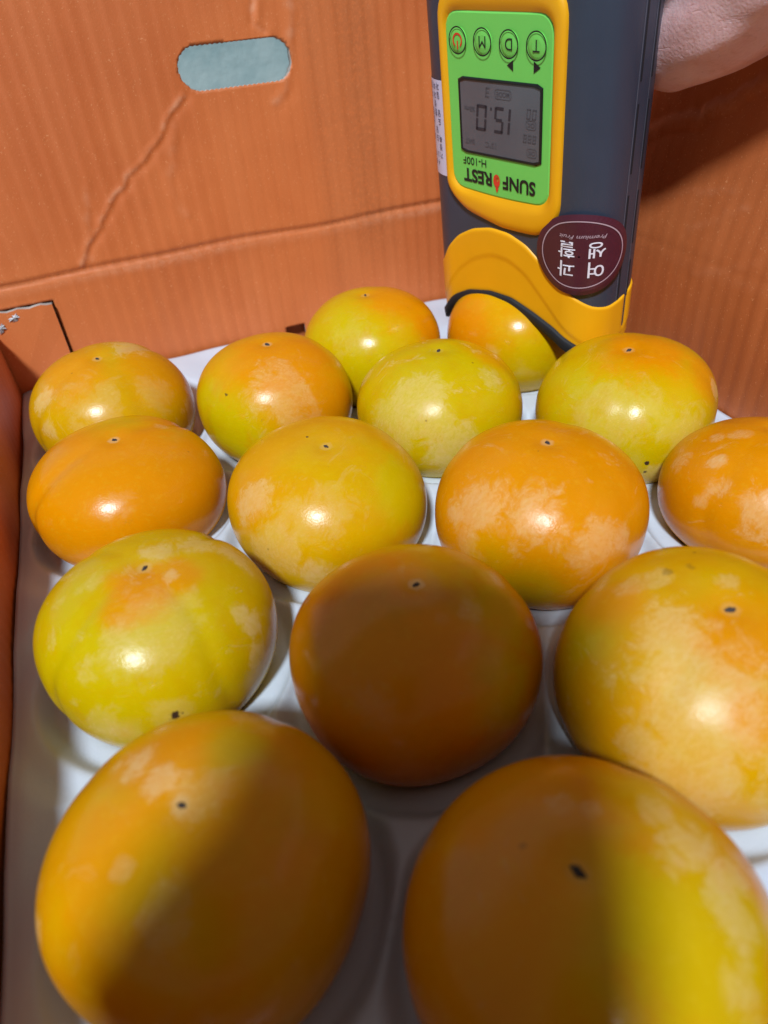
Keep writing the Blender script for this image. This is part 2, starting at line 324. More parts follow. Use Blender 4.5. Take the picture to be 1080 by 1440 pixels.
# skin blotches, in mm from the fruit's centre: o orange, g green, p pale waxy bloom, d dark scar
BLOBS = {
  'A': [('o',-12.4,-6.8,29.4,17.3,0.7),('o',24.4,-12.5,22.4,17.1,0.6),('g',5.3,-3.3,31.1,7.7,0.5),('p',-28.4,-12.4,19.7,5.0,0.9),('p',-28.7,-24.3,10.2,4.5,0.6),('p',15.9,8.0,28.5,8.8,0.9),('p',36.1,-17.5,-0.7,5.4,0.9),('p',21.0,-26.3,15.9,7.4,0.3),('p',-5.7,-31.3,18.0,12.8,0.35)],
  'B': [('o',5.8,-14.0,29.0,26.4,1.0),('o',15.5,-32.6,12.2,17.2,0.8),('g',-29.3,-25.3,5.9,19.1,1.0),('g',-34.4,-8.1,14.2,9.0,0.9),('p',-1.9,-33.9,15.7,16.2,0.55),('p',9.3,-37.7,4.9,8.6,0.4),('d',-25.6,-19.2,18.6,1.1,1.0),('d',-5.2,-30.7,19.2,0.7,0.8)],
  'C': [('g',-22.0,-26.6,15.4,23.0,0.9),('o',14.5,-9.4,28.8,20.2,0.9),('o',23.8,-24.9,16.0,12.0,0.9),('g',-11.2,-37.5,5.0,15.3,0.9),('p',-17.8,-26.8,18.4,9.6,0.25)],
  'D': [('o',-36.6,-3.3,12.9,18.2,1.0),('g',-15.5,-36.3,-3.9,15.7,0.6),('p',-10.3,-25.3,-23.1,8.3,0.6),('p',-30.9,-25.2,1.6,5.9,0.5)],
  'E': [('g',-8.8,-21.8,25.0,35.4,0.75),('o',25.5,-4.4,23.0,12.3,0.6),('p',-19.0,-21.0,22.1,12.2,0.65),('p',-30.1,-21.3,12.8,11.2,0.5),('p',14.7,-24.3,21.6,5.3,0.6),('p',-10.7,-38.7,-0.4,9.6,0.7),('p',-29.3,15.4,17.4,4.9,0.7),('p',-18.0,-32.9,11.6,7.9,0.5),('d',-5.9,-39.8,0.6,0.6,1.0),('d',-19.6,-32.9,-8.6,0.7,0.8),('d',-22.2,-33.0,-3.9,0.6,0.6)],
  'F': [('g',-26.3,-18.4,18.0,28.7,0.8),('g',-10.7,-38.1,6.4,19.3,0.8),('o',3.9,-4.5,31.0,20.4,1.0),('o',21.3,-22.6,20.7,12.1,0.8),('p',-24.8,-21.4,17.4,14.3,0.35),('p',-1.1,-39.2,7.6,9.8,0.4),('p',-10.1,-36.2,-12.4,6.7,0.8),('p',27.2,-24.1,14.6,3.5,0.8),('d',-15.6,-37.3,-3.2,1.1,1.0),('d',-15.0,-36.4,-8.4,1.0,0.8)],
  'G': [('o',-3.8,-30.4,18.2,45.1,1.0),('g',3.8,11.5,27.4,12.6,0.9),('g',23.9,-0.5,22.5,7.1,0.6),('p',20.6,7.0,23.8,3.0,0.5),('p',34.7,-25.2,-16.5,2.6,0.9),('p',-3.3,-32.9,16.1,7.8,0.3),('d',-15.1,4.8,26.8,0.5,0.6)],
  'H': [('g',25.2,-24.2,12.8,15.1,0.8),('o',-31.8,-7.4,18.2,12.4,0.6),('p',-29.5,-11.9,18.7,7.6,0.75),('p',-27.4,-27.5,7.1,9.0,0.5),('p',-18.3,-35.8,-3.5,5.9,0.7),('p',-12.9,-28.6,17.6,9.9,0.4),('p',-23.5,10.4,24.6,1.7,0.5),('d',-3.4,3.5,30.5,0.6,0.9),('d',-1.3,-15.5,27.1,0.4,0.8),('d',2.9,-16.1,26.7,0.4,0.6)],
  'I': [('o',-6.6,-13.2,29.8,32.8,0.9),('g',-24.2,-31.5,-4.4,11.5,0.8),('g',-33.1,-22.0,4.9,10.0,0.6),('p',-30.8,-12.2,18.6,8.5,0.7),('p',-19.0,-22.9,21.7,10.3,0.75),('p',-36.7,-1.8,13.5,3.6,0.8),('p',-37.3,-11.4,8.2,6.4,0.4),('p',-1.1,-37.2,12.0,7.0,0.7),('p',8.6,-36.6,11.0,4.6,0.6),('p',16.8,-14.2,26.4,2.1,0.7),('p',-7.0,-38.4,7.5,5.5,0.5),('d',-4.8,-4.1,31.7,0.3,0.5)],
  'J': [('o',-26.9,-10.7,20.3,39.8,0.9),('p',-25.8,2.1,21.5,3.2,0.9),('p',-33.1,-5.0,15.6,4.9,0.8),('p',-36.1,-4.1,11.2,3.4,0.7),('p',-28.0,-22.5,12.8,9.0,0.7),('p',-29.1,14.8,15.0,3.6,0.6),('p',-11.3,7.6,25.8,3.0,0.6),('p',-16.8,11.9,23.2,2.4,0.7)],
  'K': [('g',-17.8,-23.9,19.9,25.1,0.9),('g',6.3,-33.3,14.5,20.0,0.6),('o',0.8,-9.4,29.4,10.4,0.95),('o',11.5,-7.7,28.0,7.0,0.8),('o',-6.7,-15.3,27.5,6.4,0.8),('p',8.0,5.6,29.2,5.8,0.7),('p',19.0,7.9,25.3,6.4,0.7),('p',29.0,3.7,19.2,5.9,0.8),('p',9.4,-8.0,28.5,2.1,0.8),('p',-13.6,0.0,29.0,5.8,0.5),('p',-23.5,-1.0,25.0,3.4,0.6),('p',-2.3,-23.4,24.1,11.2,0.4),('p',-9.5,-22.6,23.7,5.6,0.5),('p',28.7,-21.5,10.6,4.0,0.9),('p',28.3,-26.4,2.4,4.7,0.9),('p',26.5,-19.8,14.9,2.8,0.8),('p',33.0,-20.4,0.8,3.9,0.9),('p',-19.9,-33.4,2.5,7.0,0.5),('p',-1.5,-38.7,3.5,5.5,0.4),('p',-20.9,-25.3,16.8,3.7,0.5),('d',-0.3,-38.7,3.2,1.4,1.0),('d',1.7,-38.7,2.8,0.7,0.9),('d',-2.1,-38.7,2.9,0.7,0.9),('d',-6.1,-14.9,27.8,0.7,0.4),('d',15.0,-24.7,19.6,0.4,0.4)],
  'L': [('o',-13.4,-22.8,23.4,23.2,0.9),('g',21.5,-13.5,23.0,12.5,0.8),('g',12.0,-31.0,16.1,12.1,0.8),('p',12.4,-13.5,27.1,3.7,0.4),('p',-23.0,-24.9,16.2,5.9,0.2),('p',-39.2,0.3,-0.3,2.0,0.8),('p',3.5,-14.0,28.8,2.8,0.2),('d',12.7,-5.9,28.7,0.3,0.6)],
  'M': [('o',-1.9,-12.9,30.8,14.1,0.9),('o',-21.3,16.6,25.0,8.4,0.7),('p',-19.5,-2.3,28.7,9.9,0.8),('p',-23.6,-15.2,23.1,13.6,0.75),('p',-22.3,-24.9,17.6,11.8,0.7),('p',-34.6,-16.1,10.4,7.6,0.6),('p',-29.4,-27.1,4.1,12.2,0.75),('p',5.7,5.4,32.6,2.6,0.7),('p',-14.1,17.5,28.0,4.7,0.6),('p',-8.8,15.6,30.1,3.8,0.6),('g',-30.6,12.3,19.4,8.3,0.6),('o',-11.5,-25.4,23.0,7.9,0.8),('d',-4.8,15.4,30.8,1.5,0.35),('d',1.0,13.9,31.5,1.5,0.3),('d',-19.1,19.1,25.2,0.4,0.8),('d',-17.8,19.0,25.8,0.4,0.8),('d',-18.0,17.0,26.6,0.4,0.7),('d',-3.8,-16.8,29.3,0.5,0.5)],
  'N': [('o',-2.5,16.0,27.6,11.3,0.8),('o',-17.4,-3.2,26.9,10.8,0.7),('g',13.8,11.0,27.1,7.4,0.6),('g',-10.5,-11.5,27.6,8.7,0.4),('p',-8.6,16.2,26.8,4.6,0.9),('p',-3.8,8.2,29.5,3.6,0.9),('p',-14.1,18.3,24.5,2.7,0.8),('p',2.4,0.1,30.2,5.3,0.5),('p',7.1,0.1,29.8,3.9,0.5),('p',-36.2,-3.6,11.0,3.2,0.7),('p',-14.8,-8.6,27.1,2.5,0.4),('p',-7.4,-20.7,24.9,5.1,0.4),('p',18.7,23.6,19.6,5.9,0.4),('p',0.6,33.0,16.8,4.2,0.4)],
  'O': [('o',-23.5,11.0,21.9,19.9,1.0),('g',10.9,-19.7,26.1,21.2,0.75),('g',20.8,-0.3,26.9,10.3,0.5),('g',19.6,11.3,25.7,8.8,0.5),('p',2.1,15.0,28.1,2.7,0.5),('p',6.7,11.5,28.9,2.2,0.5),('p',19.1,5.3,27.1,3.4,0.6),('p',20.8,-3.4,26.8,5.8,0.8),('p',22.0,-9.3,25.5,5.8,0.8),('p',19.3,-16.3,24.7,4.4,0.7),('p',13.1,-25.3,22.3,5.0,0.5),('d',-9.6,11.1,27.9,0.8,0.3)],
}


# ------------------------------------------------------------------ moulded tray
SUC, SVC = .0718, .0871
STG = [0, -.0454, -.0028, -.0367]
cups = []
for k, (x, y, R, q, tx, ty) in FR.items(): cups.append((x, y))
cups += [(.0000, -.3460), (.1430, -.3510), (.2165, -.2900), (.2165, -.3770)]
cups = np.array(cups)
TX0, TX1, TY0, TY1 = XL+.0012, XR-.0040, YF+.004, YB-.0030
step = .0014
X, Y = np.meshgrid(np.linspace(TX0, TX1, int((TX1-TX0)/step)), np.linspace(TY0, TY1, int((TY1-TY0)/step)), indexing='ij')
dd = np.sort(np.stack([np.hypot(X-cx, Y-cy) for cx, cy in cups]), axis=0)
r1 = dd[0]
gap = dd[1]-dd[0]                    # 0 on the saddles between two cups
rim = -.0505+.0060*smooth(.0400, .0470, r1)
deck = rim + .0016*smooth(.052, .062, r1)
deck += .0022*np.clip((Y-.02)/.05, 0, 1)*smooth(.3, 0, X)
prof = -.0622+.0315-.0318*np.sqrt(np.clip(1-(r1/.0405)**2.15, 0, 1))-.0005
k_ = .0022
h = np.clip(.5+.5*(prof-deck)/k_, 0, 1)
Z = prof*(1-h)+deck*h - k_*h*(1-h)
Z = np.where(r1 > .0415, np.minimum(Z, deck), Z)
Z = np.where(r1 > .043, deck, Z)
Z += .0005*np.sin(X*120)*np.sin(Y*95)
# margin by the left wall curls down a touch, small notch in the back edge
Z -= .0012*np.exp(-((X-TX0)/.003)**2)
notch = np.exp(-((X-.1170)/.0075)**2)*smooth(YB-.026, YB-.014, Y)
Z -= .016*notch
Z -= .004*smooth(.20, .262, X)*smooth(.02, .06, Y)
nx, ny = X.shape
faces = [(i*ny+j, (i+1)*ny+j, (i+1)*ny+j+1, i*ny+j+1) for i in range(nx-1) for j in range(ny-1) if notch[i, j] < .45]
t = NT('white_tray_plastic'); v = t.coord()
t.l(t.mix(t.ramp(t.noise(v, 30, 4), .3, .7), (.56, .62, .73), (.60, .66, .76)), t.b.inputs['Base Color'])
t.b.inputs['Roughness'].default_value = .33
t.b.inputs['Specular IOR Level'].default_value = .45
hh = t.math('ADD', t.noise(v, 1800, 2, .6), t.math('MULTIPLY', t.noise(v, 260, 3), 1.2))
t.bump(hh, .35, .00018)
M_tray = t.m
tray = mesh_obj('fruit_tray', np.stack([X, Y, Z], -1).reshape(-1, 3), faces, M_tray)
sd = tray.modifiers.new('thickness', 'SOLIDIFY'); sd.thickness = .0009; sd.offset = -1
tag(tray, 'white moulded plastic tray with round cups, lining the orange box under the fruit', 'fruit tray')

# ------------------------------------------------------------------ persimmons
M_tip = plain('dry_blossom_tip', (.045, .035, .035), .8, var=.5, bump=.6)
YEL, ORG, GRN = (.62, .350, .0004), (.70, .240, .0004), (.545, .400, .0004)
def skin_mat(key, idx, base, bloom):
    t = NT('persimmon_skin'); v = t.coord()
    sv = t.coord(offset=(idx*.37, idx*.71, idx*.13))
    n1 = t.noise(sv, 28, 4, .6)
    n2 = t.noise(sv, 75, 5, .65)
    nf = t.noise(sv, 420, 3, .7)
    npt = t.math('ADD', t.noise(sv, 120, 6, .72, .6), t.math('MULTIPLY', t.math('SUBTRACT', n1, .5), .8))
    nstreak = t.noise(t.coord(offset=(idx, 0, 0), scale=(1, 2.0, 1)), 420, 5, .8)
    def field(kind, soft, amp):
        acc = None
        for (ty, x, y, z, r, a) in BLOBS[key]:
            if ty != kind: continue
            ds = t.n('ShaderNodeVectorMath', operation='DISTANCE'); t.l(v, ds.inputs[0]); ds.inputs[1].default_value = (x/1e3, y/1e3, z/1e3)
            rr = r/1e3
            dist = t.math('MULTIPLY', ds.outputs['Value'], 1/rr)
            pert = t.math('MULTIPLY', t.math('SUBTRACT', {'p': npt, 'd': nf}.get(kind, n2), .5), amp)
            dist = t.math('ADD', dist, pert)
            m = t.ramp(dist, 1+soft*.5, 1-soft*.5, 0, 1)
            m = t.math('MULTIPLY', m, a)
            acc = m if acc is None else t.math('MAXIMUM', acc, m)
        return acc
    col = t.mix(t.ramp(n1, .32, .68), base[0], base[1])
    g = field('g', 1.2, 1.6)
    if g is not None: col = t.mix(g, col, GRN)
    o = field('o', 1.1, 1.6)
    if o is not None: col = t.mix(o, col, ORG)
    # fine mottling of the skin
    col = t.mix(t.math('MULTIPLY', t.ramp(n2, .42, .72), .20), col, (.55, .20, .001))
    col = t.mix(t.math('MULTIPLY', t.ramp(nf, .50, .74), .13), col, (.74, .50, .03))
    p = field('p', .8, 3.6)
    gen = t.math('MULTIPLY', t.ramp(t.noise(sv, 42, 7, .75, 1.4), .58, .65), bloom)
    p = gen if p is None else t.math('MAXIMUM', p, gen)
    pb = t.math('MULTIPLY', p, t.math('MULTIPLY', t.ramp(nstreak, .40, .62, .60, 1.0), t.ramp(n2, .25, .6, .5, 1.0)))
    col = t.mix(t.math('MULTIPLY', pb, .44), col, (.78, .62, .36))
    # brown pin specks
    vo = t.n('ShaderNodeTexVoronoi'); vo.inputs['Scale'].default_value = 95; t.l(sv, vo.inputs['Vector'])
    spk = t.math('MULTIPLY', t.ramp(vo.outputs['Distance'], .07, .03), t.ramp(t.noise(sv, 40, 2), .58, .62))
    col = t.mix(t.math('MULTIPLY', spk, .6), col, (.16, .07, .01))
    d = field('d', .5, 2.4)
    if d is not None: col = t.mix(d, col, (.055, .030, .018))
    # pale scar ring round the blossom tip
    x, y, R, q, tx, ty = FR[key]; n = Vector((tx, ty, 1)).normalized()
    ds = t.n('ShaderNodeVectorMath', operation='DISTANCE'); t.l(v, ds.inputs[0]); ds.inputs[1].default_value = tuple(n*(R*q-.0008))
    col = t.mix(t.math('MULTIPLY', t.ramp(t.math('ADD', ds.outputs['Value'], t.math('MULTIPLY', t.math('SUBTRACT', nf, .5), .003)), .0030, .0016), .10+.3*((idx*7) % 5)/4), col, (.72, .50, .26))
    t.l(col, t.b.inputs['Base Color'])
    r = t.math('ADD', t.math('MULTIPLY', pb, .18), .17)
    t.l(t.math('ADD', r, t.math('MULTIPLY', nf, .08)), t.b.inputs['Roughness'])
    t.b.inputs['Specular IOR Level'].default_value = .27
    t.b.inputs['Subsurface Weight'].default_value = .05
    t.b.inputs['Subsurface Radius'].default_value = (1, .4, .05)
    t.b.inputs['Subsurface Scale'].default_value = .004
    h = t.math('ADD', t.math('MULTIPLY', t.noise(sv, 1500, 2, .6), .35), t.math('MULTIPLY', t.noise(sv, 380, 3, .6), .5))
    h = t.math('ADD', h, t.math('MULTIPLY', pb, .35))
    t.bump(h, .5, .00024)
    return t.m
def persimmon(key, idx, label, base, bloom=.35, groove=.0004, gphi=0., squ=.90, gw=.10, tipr=.0012, odd=.55):
    x, y, R, q, tx, ty = FR[key]
    n = Vector((tx, ty, 1)).normalized(); a = Vector((0, 1, 0)).cross(n).normalized(); b = n.cross(a)
    NU, NV = 128, 72
    th = np.linspace(0, np.pi, NV+1)[:, None]; ph = np.linspace(0, 2*np.pi, NU, endpoint=False)[None, :]
    s, c = np.sin(th), np.cos(th)
    rr = np.abs(s)**squ*np.ones_like(ph); zz = np.sign(c)*np.abs(c)**squ*np.ones_like(ph)
    lob = 1+.014*np.cos(4*(ph-gphi)+np.pi)*s**2+.008*np.cos(2*ph+idx)*s+.008*np.cos(3*ph+idx*2.1)*s+.003*np.cos(5*ph+idx)*s
    gr = np.zeros_like(rr)
    for k in range(4):
        p0 = gphi+k*np.pi/2+.12*math.sin(idx*3+k); dphi = (ph-p0+.05*np.sin(th*4+k)+np.pi) % (2*np.pi)-np.pi
        gr += (1 if k % 2 == 0 else odd)*np.exp(-(dphi*np.maximum(s, .15)/gw)**2)
    gr *= smooth(.03, .35, th)*(1-smooth(1.5, 2.2, th))
    sc = lob-gr*groove/R
    Xx = R*rr*sc*np.cos(ph); Yy = R*rr*sc*np.sin(ph); Zz = R*q*zz*(1-gr*groove/R*.8)
    rad = R*rr
    Zz = Zz-.0011*np.exp(-(rad/.0055)**2)*(c > 0)+.004*np.exp(-(rad/.010)**2)*(c < 0)
    V = np.stack([Xx, Yy, Zz], -1)
    Mx = np.array([list(a), list(b), list(n)]).T
    V = V.reshape(-1, 3) @ Mx.T
    top, bot = V[0:NU].mean(0), V[-NU:].mean(0)
    vs = [tuple(top)]+[tuple(p) for p in V[NU:-NU]]+[tuple(bot)]
    fs = [(0, 1+j, 1+(j+1) % NU) for j in range(NU)]
    for i in range(NV-2):
        for j in range(NU):
            p = 1+i*NU+j; p2 = 1+i*NU+(j+1) % NU; fs.append((p, p+NU, p2+NU, p2))
    L = len(vs)-1
    fs += [(1+(NV-2)*NU+j, L, 1+(NV-2)*NU+(j+1) % NU) for j in range(NU)]
    o = mesh_obj('persimmon', vs, fs, skin_mat(key, idx, base, bloom))
    o.location = (x, y, -.062+R*q)
    tag(o, label, 'persimmon', 'persimmons sitting in the white tray')
    # dry remnant of the blossom: a small four-armed nub
    rng = random.Random(idx); bm = bmesh.new(); ring = []
    K = 24; tipr *= rng.uniform(.75, 1.25)
    for k in range(K):
        an = k/K*2*math.pi; rad_ = tipr*(.62+.5*max(0, math.cos(2*an+idx))**2+rng.uniform(-.14, .14))
        ring.append((bm.verts.new(top+np.array(a)*rad_*math.cos(an)+np.array(b)*rad_*math.sin(an)+np.array(n)*.00008),
                     bm.verts.new(top+np.array(a)*rad_*.6*math.cos(an)+np.array(b)*rad_*.6*math.sin(an)+np.array(n)*(.0006+rng.uniform(-.0002, .0003)))))
    cn = bm.verts.new(top+np.array(n)*.00085)
    for k in range(K):
        p, r_ = ring[k], ring[(k+1) % K]; bm.faces.new((p[0], r_[0], r_[1], p[1])); bm.faces.new((p[1], r_[1], cn))
    bm_obj('blossom_tip', bm, M_tip, o)
    return o
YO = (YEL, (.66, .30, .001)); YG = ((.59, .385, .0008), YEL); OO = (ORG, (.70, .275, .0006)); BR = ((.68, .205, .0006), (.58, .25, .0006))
persimmon('A', 1, 'yellow persimmon in the far left corner, nearest the cut cardboard tab', ((.58, .30, .001), (.62, .335, .001)), .25, .0009, .5)
persimmon('B', 2, 'persimmon with orange top, green left flank and a small dark slit mark', YO, .12, .0004, .2)
persimmon('C', 3, 'plain shiny yellow-green persimmon closest to the back wall, left of the fruit meter', YG, .12, .0004, .9)
persimmon('D', 4, 'orange and yellow persimmon pressed under the black rubber cup of the meter', YO, .15, .0002, .4)
persimmon('E', 5, 'yellow-green persimmon with pale waxy patches and thin cracks, in front of the measured fruit', YG, .5, .0004, .1)
persimmon('F', 6, 'large yellow-green persimmon with orange top and a dark crack low down, right of the meter', YG, .3, .0005, .7)
persimmon('G', 7, 'deep orange grooved persimmon on the left edge, green only at its crown', OO, .06, .0014, .42, gw=.085, odd=.12)
persimmon('H', 8, 'smooth yellow persimmon turning green on its right side, two dark pinholes near its tip', YO, .22, .0003, .3)
persimmon('I', 9, 'orange persimmon with pale waxy band across its middle, between yellow one and cut-off one', OO, .35, .0006, .6)
persimmon('J', 10, 'orange persimmon with pale flecks cut off by the right edge of the photo', OO, .4, .0006, .2)
persimmon('K', 11, 'bright yellow persimmon with pale rays from its tip and a black spot low in front', YG, .45, .0010, .55, gw=.07)
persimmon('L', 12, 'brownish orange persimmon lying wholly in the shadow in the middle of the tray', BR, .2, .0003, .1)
persimmon('M', 13, 'big persimmon with broad pale waxy bloom down its front, at the right edge', YO, .55, .0007, .35, tipr=.0017)
persimmon('N', 14, 'nearest left persimmon, half in shadow with a lit left side', ((.70, .27, .0005), (.64, .32, .0005)), .2, .0005, .8, tipr=.0014)
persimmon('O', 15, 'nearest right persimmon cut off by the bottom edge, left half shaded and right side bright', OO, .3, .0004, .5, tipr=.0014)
# ------------------------------------------------------------------ handheld fruit meter
O_ = np.array([.1972, -.04596, .08335])
EX = np.array([.32166, -.94596, -.04124]); EY = np.array([-.0784, -.07001, .99446]); EZ = np.array([-.9436, -.31664, -.09668])
HA, HT, HRF, HRB = .0547, .045, .018, .020
def sec(s):
    """point and outward normal on the housing's cross-section at signed distance s from the face's middle"""
    sg = 1 if s >= 0 else -1; s = abs(s); f = HA-HRF
    if s < f: return sg*s, 0., 0., 1.
    s -= f
    if s < HRF*math.pi/2:
        A = s/HRF; return sg*(HA-HRF+HRF*math.sin(A)), HRF-HRF*math.cos(A), sg*math.sin(A), math.cos(A)
    s -= HRF*math.pi/2; st = HT-HRF-HRB
    if s < st: return sg*HA, HRF+s, sg*1., 0.
    s -= st
    if s < HRB*math.pi/2:
        A = s/HRB; return sg*(HA-HRB+HRB*math.cos(A)), HT-HRB+HRB*math.sin(A), sg*math.cos(A), -math.sin(A)
    s -= HRB*math.pi/2
    return sg*max(0, HA-HRB-s), HT, 0., -1.
SMAX = (HA-HRF)+HRF*math.pi/2+(HT-HRF-HRB)+HRB*math.pi/2+(HA-HRB)
def D3(s, v, off=0.):
    u, d, nu, nz = sec(s)
    return tuple(O_+(u+nu*off)*EX+v*EY+(-d+nz*off)*EZ)
meter = tag(empty('fruit_meter', D3(0, -.09)), 'grey and yellow handheld fruit meter with green panel, held upside down on a persimmon', 'fruit meter')
LOC0 = -Vector(meter.location)
def mpart(name, vs, fs, mats, parent=None, smooth=True, midx=None):
    o = mesh_obj(name, vs, fs, mats, parent or meter, smooth, midx)
    if parent is None: o.location = LOC0
    return o
M_dark = plain('grey_blue_housing', (.038, .050, .082), .36, bump=.6, bscale=1300, var=.04)
M_yel = plain('yellow_rubber', (.90, .42, .004), .42, bump=.15, bscale=2600, var=.02)
M_green = plain('green_panel', (.19, .68, .12), .38, var=.015)
M_rub = plain('black_rubber', (.009, .011, .016), .7, bump=.3)
M_black = plain('black_print', (.008, .010, .012), .45)
M_white = plain('white_print', (.80, .78, .92), .5)
M_mar = plain('maroon_sticker', (.075, .014, .030), .35, var=.08)
M_ring = plain('silver_pink_print', (.50, .36, .44), .4)
M_lab = plain('white_sticker', (.66, .64, .86), .5, var=.02)
M_ink = plain('label_ink', (.10, .09, .16), .6)
M_red = plain('red_print', (.75, .05, .02), .4)
M_rim = plain('black_screen_frame', (.006, .010, .010), .3)
M_lcd = plain('screen_glass', (.115, .115, .135), .16, var=.05, spec=.5)
M_seg = plain('screen_segments', (.030, .028, .040), .5)
M_faint = plain('faint_screen_segments', (.075, .073, .090), .5)

SB = [-.125, -.075, -.062, -.050, -.0454, -.037, -.0254, -.0094, .0056, .020, .034, .0446, .050, .062, .080, .125]
VB = [-.100, -.106, -.108, -.108, -.1046, -.0945, -.0883, -.0846, -.0843, -.0880, -.0927, -.0985, -.1015, -.103, -.103, -.103]
ST = [-.125, -.075, -.060, -.0500, -.0461, -.0391, -.0315, -.0208, -.0084, .0034, .0148, .0237, .0371, .0450, .0525, .0600, .0680, .081, .125]
VT = [-.078, -.078, -.0800, -.0785, -.0763, -.0661, -.0586, -.0530, -.0500, -.0503, -.0538, -.0598, -.0690, -.0740, -.0782, -.0800, -.0795, -.0765, -.078]
_sf = np.linspace(-.125, .125, 501)
def _sm(S, V, n):
    y = np.interp(_sf, S, V); k = np.hanning(n); k /= k.sum()
    return np.convolve(np.pad(y, n//2, mode='edge'), k, mode='valid')[:501]
_vb, _vt = _sm(SB, VB, 17), _sm(ST, VT, 19)
vbot = lambda s: float(np.interp(s, _sf, _vb)); vtop = lambda s: float(np.interp(s, _sf, _vt))
NS = 200
SS = np.linspace(-SMAX, SMAX, NS, endpoint=False)
# housing
vs, fs = [], []; NVB = 46
for i in range(NVB+10):
    for s in SS:
        b = vbot(s)+.001
        if i <= NVB: vs.append(D3(s, b+(.062-b)*i/NVB))
        else:
            k = (i-NVB)/9*math.pi/2; p = np.array(D3(s, .062+.022*math.sin(k), 0)); ax = O_+(.062+.022*math.sin(k))*EY-HT/2*EZ
            vs.append(tuple(ax+(p-ax)*max(.02, math.cos(k)**.45)))
for i in range(NVB+9):
    for j in range(NS):
        fs.append((i*NS+j, i*NS+(j+1) % NS, (i+1)*NS+(j+1) % NS, (i+1)*NS+j))
fs.append(tuple((NVB+9)*NS+j for j in range(NS)))
mpart('housing', vs, fs, M_dark)
# yellow cover round the lower end, with an embossed contour
vs, fs = [], []; NR = 30
for i in range(NR+2):
    for s in SS:
        b, t_ = vbot(s), vtop(s)
        if i <= NR:
            v_ = b+(t_-b)*i/NR
            vc = t_-.0175+.004*math.cos(s*55)
            off = .0004+.00045*float(smooth(vc-.0016, vc+.0014, v_)) if i > 0 else 0
            off *= min(1, (t_-v_)/.0012+.45) if i > 2 else 1
            rib = math.exp(-((s-.0745)/.0016)**2)*.0012*float(smooth(b+.004, b+.008, v_))
            vs.append(D3(s, v_, off-rib))
        else: vs.append(D3(s, t_+.0001, -.0006))
for i in range(NR+1):
    for j in range(NS):
        fs.append((i*NS+j, i*NS+(j+1) % NS, (i+1)*NS+(j+1) % NS, (i+1)*NS+j))
mpart('yellow_cover', vs, fs, M_yel)
# black rubber cup lining the arched mouth
SI = [-.048, -.0376, -.0258, -.0096, .0056, .0202, .032, .040, .048]; VI = [-.112, -.1022, -.0943, -.0904, -.0912, -.0952, -.0994, -.1038, -.108]
vs, fs = [], []; NC = 80; sc_ = np.linspace(-.0478, .0475, NC)
for s in sc_:
    a = vbot(s)+.0008; b = a-.0058-.0012*abs(s)/.047
    m = (a+b)/2
    for (v_, off) in ((a, -.001), (a, .0016), (a-.0006, .0022), (m, .0020), (b+.0005, .0016), (b, .0008), (b, -.004), (b-.001, -.012), (b-.003, -.022)):
        vs.append(D3(s, v_, off if off > -.0035 else 0) if off > -.0035 else tuple(np.array(D3(s*.93, v_, 0))+EZ*off))
for i in range(NC-1):
    for j in range(8): fs.append((i*9+j, (i+1)*9+j, (i+1)*9+j+1, i*9+j+1))
mpart('rubber_cup', vs, fs, M_rub)

# outlines as (u, v) loops sampled by angle
def rrect(cx, cy, hw, hh, r, n=96, skew=None):
    out = []
    for k in range(n):
        a = 2*math.pi*(k+.5)/n; ca, sa = math.cos(a), math.sin(a)
        lo, hi = 0, 1.
        for _ in range(30):
            m = (lo+hi)/2; x, y = ca*m, sa*m
            qx, qy = max(abs(x)-(hw-r), 0), max(abs(y)-(hh-r), 0)
            ins = (math.hypot(qx, qy) < r) if (abs(x) > hw-r and abs(y) > hh-r) else (abs(x) < hw and abs(y) < hh)
            if ins: lo = m
            else: hi = m
        out.append((cx+ca*lo, cy+sa*lo))
    return out
def loft(name, loops, mats, parent=None, midx=None, cap=True, smooth_=True, mapf=None):
    """loops: list of (loop, height above the housing)"""
    n = len(loops[0][0]); vs = []; fs = []; mi = []
    for lp, h in loops: vs += [(mapf or D3)(x, y, h) for x, y in lp]
    for i in range(len(loops)-1):
        for j in range(n): fs.append((i*n+j, i*n+(j+1) % n, (i+1)*n+(j+1) % n, (i+1)*n+j)); mi.append(midx[i] if midx else 0)
    if cap: fs.append(tuple((len(loops)-1)*n+j for j in range(n))); mi.append(midx[-1] if midx else 0)
    return mpart(name, vs, fs, mats, parent, smooth_, mi)
def child(parent, name, vs, fs, mats, midx=None, smooth_=False):
    o = mesh_obj(name, vs, fs, mats, parent, smooth_, midx); return o
bez = []
for (u, v_) in rrect(-.0008, .0032, .0352, .0500, .016, 128):
    if v_ < -.028:                     # the lower edge bellies down, deepest right of its middle
        k = (-.028-v_)/.0188; v_ -= .0022*k*math.cos((u-.004)/.034*1.45)-.0010*k
        if u < 0: v_ += .0042*k*min(1, (-u)/.034)
    bez.append((u, v_))
pan = []
for (u, v_) in rrect(-.0016, .0037, .0300, .0364, .0068, 128):
    if v_ < -.020: v_ -= .0012*math.cos(u/.030*1.5)*min(1, (-.020-v_)/.008)
    pan.append((u, v_))
def lerp(A, B, k): return [(a[0]+(b[0]-a[0])*k, a[1]+(b[1]-a[1])*k) for a, b in zip(A, B)]
loft('bezel', [(bez, -.001), (bez, .0008), (lerp(bez, pan, .12), .0019), (lerp(bez, pan, .30), .0024), (lerp(bez, pan, .60), .0024), (lerp(bez, pan, .85), .0020), (lerp(bez, pan, .97), .0010), (pan, .0009)], M_yel, cap=False)
